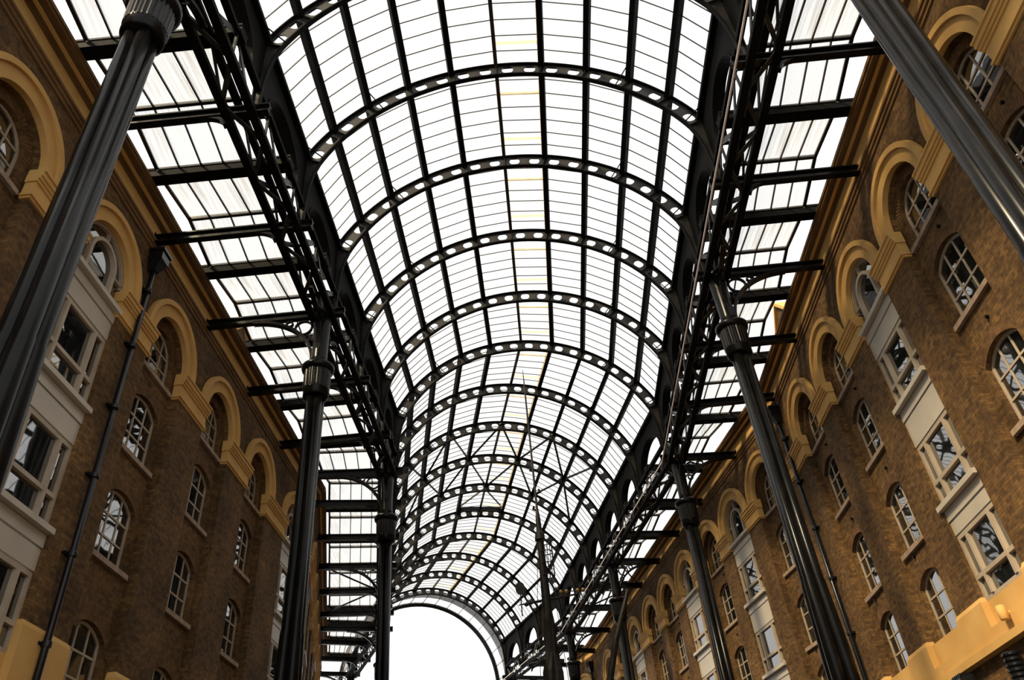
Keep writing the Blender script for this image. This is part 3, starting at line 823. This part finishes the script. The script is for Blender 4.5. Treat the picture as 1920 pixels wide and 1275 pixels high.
# ------------------------------------------------------------------ glazed hood over the open far end
g = root('end_hood', LP(17.9, 0, ZV + RV), world_coords=True, label='curved glass hood with black rim over the open far end', cat='roof hood')
RH = 6.75
for i in range(-9, 9):
    t0, t1 = rad(9.5 * i), rad(9.5 * (i + 1))
    p = [VP(17.04, t0 + .003, RH), VP(17.04, t1 - .003, RH), VP(17.48, t1 - .003, RH + .03), VP(17.48, t0 + .003, RH + .03)]
    pane_box(MB(), p, .03).build('flashing_panel', 'flash', g)
    p = [VP(17.48, t0 + .003, RH + .03), VP(17.48, t1 - .003, RH + .03), VP(17.92, t1 - .003, RH + .05), VP(17.92, t0 + .003, RH + .05)]
    pane_box(MB(), p).build('pane', 'vglass', g)
for i in range(-9, 10):
    MB().beam(VP(17.04, rad(9.5 * i), RH - .01), VP(17.92, rad(9.5 * i), RH + .03), .04, .06, VP(17, rad(9.5 * i), 1) - VP(17, 0, 0)).build('hood_bar', 'iron', g)
MB().tube([VP(17.92, rad(-88 + 176 * i / 40), RH) for i in range(41)], .19, 8).build('rim', 'iron', g)
MB().tube([LP(17.92, 6.72, 17.2), LP(17.92, 6.72, 12.5)], .09, 8).build('rim_post', 'iron', g)
MB().tube([LP(17.92, -6.72, 17.2), LP(17.92, -6.72, 12.5)], .09, 8).build('rim_post', 'iron', g)

# ------------------------------------------------------------------ rainwater pipes with hopper heads
def downpipe(O, phi, u, label, z0=-EYE):
    r = root('downpipe', V((O.x, O.y, 0)) + Matrix.Rotation(phi, 3, 'Z') @ V((u, 0, z0)), phi)
    tag(r, label, 'downpipe', 'rainwater pipes on the walls')
    h = -z0
    hp = MB()
    hp.box(-.22, .22, -.42, -.02, 16.10 + h, 16.42 + h)
    hp.hexa([(-.10, -.24, 15.75 + h), (.10, -.24, 15.75 + h), (.10, -.06, 15.75 + h), (-.10, -.06, 15.75 + h), (-.20, -.40, 16.10 + h), (.20, -.40, 16.10 + h), (.20, -.03, 16.10 + h), (-.20, -.03, 16.10 + h)])
    hb = hp.build('hopper', 'pipe', r)
    MB().box(-.26, .26, -.46, 0, 16.40 + h, 16.50 + h).build('hopper_rim', 'pipe', hb)
    MB().tube([(0, -.15, 0), (0, -.15, 15.8 + h)], .075, 14).build('pipe', 'pipe', r, True)
    for i in range(9):
        z = 1.2 + i * 1.92
        MB().lathe([(.10, z), (.105, z + .03), (.105, z + .09), (.10, z + .12)], 14, (0, -.15)).build('collar', 'pipe', r)
        MB().box(-.17, .17, -.10, 0, z + .03, z + .09).build('pipe_clip', 'pipe', r)
    return r
downpipe(V((-10.27, 0)), pi / 2, 15.55, 'black downpipe with square hopper on the shaded near wall')
downpipe(V((10.5, 0)), -pi / 2, -27.65, 'black downpipe with square hopper at the bend of the sunlit wall')
downpipe(RO3, -(pi / 2 - AR3), -.25, 'black downpipe with square hopper near the far end arch')

# ------------------------------------------------------------------ brick gables showing above the cornices
def gable(O, phi, u, label):
    r = root('gable', V((O.x, O.y, 0)) + Matrix.Rotation(phi, 3, 'Z') @ V((u, .65, 17.3)), phi); tag(r, label, 'gable')
    MB().prism([(-1.3, 0), (1.3, 0), (1.3, 1.6), (0, 3.0), (-1.3, 1.6)], IDW, 0, 1.6).build('gable_wall', 'brick', r)
    cp = MB(); cp.prism([(-1.42, 1.5), (0, 3.02), (0, 3.2), (-1.42, 1.68)], IDW, -.12, 1.6); cp.prism([(1.42, 1.5), (0, 3.02), (0, 3.2), (1.42, 1.68)], IDW, -.12, 1.6)
    cp.build('coping', 'stone', r)
gable(V((10.5, 0)), -pi / 2, -25.7, 'small brick gable rising above the sunlit cornice')
gable(V((-10.27, 0)), pi / 2, 23.6, 'small brick gable rising above the shaded cornice')

# ------------------------------------------------------------------ fittings low on the sunlit wall
r = root('wall_lamp', (10.44, 18.12, 4.95), -pi / 2, label='short ochre cylinder lamp on the stone band of the sunlit wall', cat='lamp')
MB().lathe([(.085, -.16), (.10, -.15), (.10, .14), (.06, .16)], 20, (0, -.17)).build('lamp_body', 'stone', r, True)
MB().box(-.03, .03, -.12, .0, -.03, .03).build('lamp_arm', 'stone', r)
r = root('floodlight', (10.48, 20.6, 4.02), -pi / 2, label='black floodlight on a bracket below the stone band', cat='floodlight')
MB().hexa([(-.22, -.62, -.05), (.22, -.62, -.05), (.26, -.30, -.12), (-.26, -.30, -.12), (-.22, -.62, .14), (.22, -.62, .14), (.26, -.30, .20), (-.26, -.30, .20)]).build('lamp_housing', 'pipe', r)
for i in range(5): MB().box(-.22 + i * .1, -.19 + i * .1, -.60, -.32, .16, .24).build('cooling_fin', 'pipe', r)
MB().tube([(0, -.40, -.08), (0, -.36, -.35), (0, -.05, -.42), (0, 0, -.42)], .04, 8).build('bracket', 'pipe', r)
r = root('coiled_hose', (10.42, 18.45, 3.70), -pi / 2, label='black ribbed duct on the brick below the ochre lamp', cat='duct')
for i in range(9): MB().lathe([(.17, -.5 + i * .11), (.20, -.47 + i * .11), (.20, -.43 + i * .11), (.17, -.40 + i * .11)], 18, (0, -.20)).build('rib', 'pipe', r)

# ------------------------------------------------------------------ tall bronze mast in the middle of the hall
MX, MY = 0.16, 27.5
r = root('sculpture_mast', (MX, MY, -EYE), label='tall dark bronze mast sculpture with cross arms in the hall', cat='sculpture')
h = EYE
MB().lathe([(1.1, 0), (1.1, .5), (.6, .9), (.46, 2.0), (.40, 4.0 + h), (.36, 5.5 + h), (.33, 7.0 + h), (.22, 7.6 + h), (.21, 8.6 + h), (.17, 9.0 + h), (.15, 10.2 + h), (.11, 12.0 + h), (.09, 12.6 + h), (.045, 13.0 + h), (.035, 18.6 + h), (.01, 19.6 + h)], 18,
           rfun=lambda q, z, a: q * (1 + (.16 * sin(5 * a + z * 9) * sin(z * 5) if .9 < z < 9 + h else 0))).build('mast', 'bronze', r)
bk = MB()
for z in (10.3, 10.75, 11.2, 11.6): bk.tube([(+.17 + .24 * cos(2 * pi * i / 16), .24 * sin(2 * pi * i / 16), z + h) for i in range(17)], .018, 6)
for i in range(14):
    a = 2 * pi * i / 14; bk.tube([(+.17 + .24 * cos(a), .24 * sin(a), 10.3 + h), (+.17 + .24 * cos(a), .24 * sin(a), 11.6 + h)], .012, 5)
bk.build('basket', 'bronze', r)
MB().lathe([(.10, 11.6 + h), (.20, 11.7 + h), (.17, 11.95 + h), (.10, 12.1 + h)], 16).build('basket_cap', 'bronze', r)
MB().tube([(-1.0, 0, 9.35 + h), (-.5, 0, 9.40 + h), (.1, 0, 9.45 + h), (1.15, 0, 9.55 + h)], [.02, .045, .06, .03], 8).build('cross_arm', 'bronze', r)
MB().lathe([(.0, 9.27 + h), (.08, 9.32 + h), (.08, 9.38 + h), (.0, 9.45 + h)], 10, (-.72, 0)).build('arm_finial', 'bronze', r)
sg_ = MB().tube([(-.90, 0, 8.95 + h), (-.90, 0, 9.85 + h)], .025, 6).build('signal_post', 'bronze', r)
MB().prism([(-.90 + .17 * cos(2 * pi * i / 20), 9.95 + h + .23 * sin(2 * pi * i / 20)) for i in range(20)], IDW, -.04, .04).build('disc', 'bronze', sg_)
MB().tube([(.25, 0, 9.62 + h), (1.35, 0, 9.70 + h)], .02, 6).build('ball_rail', 'bronze', r)
for x in (.55, .75, 1.15, 1.35): MB().lathe([(.075 * sin(pi * i / 8) + .001, 9.68 + h - .075 * cos(pi * i / 8)) for i in range(9)], 12, (x, 0)).build('ball', 'gilt', r, True)
for (x, z0, z1) in ((.30, 6.2, 6.9), (-.30, 5.8, 6.6), (.30, 7.4, 7.9), (-.15, 12.9, 13.1), (.2, 13.6, 13.8), (-.12, 14.6, 14.75)):
    MB().tube([(0, 0, z0 + h), (x, .05, (z0 + z1) / 2 + h), (x * .6, 0, z1 + h)], .05, 6).build('ornament', 'bronze', r)
for (x, y) in ((-.9, .1), (.9, -.1)):
    MB().tube([(0, 0, 12.8 + h), (x * .35, y, 9.5 + h), (x, y, 0.3)], .012, 5).build('rigging_line', 'bronze', r)
o = MB().tube([V((1.70, 29.0, 5.6)), V((2.55, 29.0, 8.3)), V((3.15, 29.0, 9.75)), V((3.25, 29.0, 10.05))], [.13, .12, .08, .05], 10).build('slanted_spar', 'bronze')
tag(o, 'dark slanted spar crossing in front of the far sunlit columns', 'spar')

# ------------------------------------------------------------------ set everything on the floor level
for o in bpy.data.objects:
    if o.parent is None and o.type in {'MESH', 'EMPTY'}:
        o.location.z += EYE
    if '_w' in o: del o['_w']
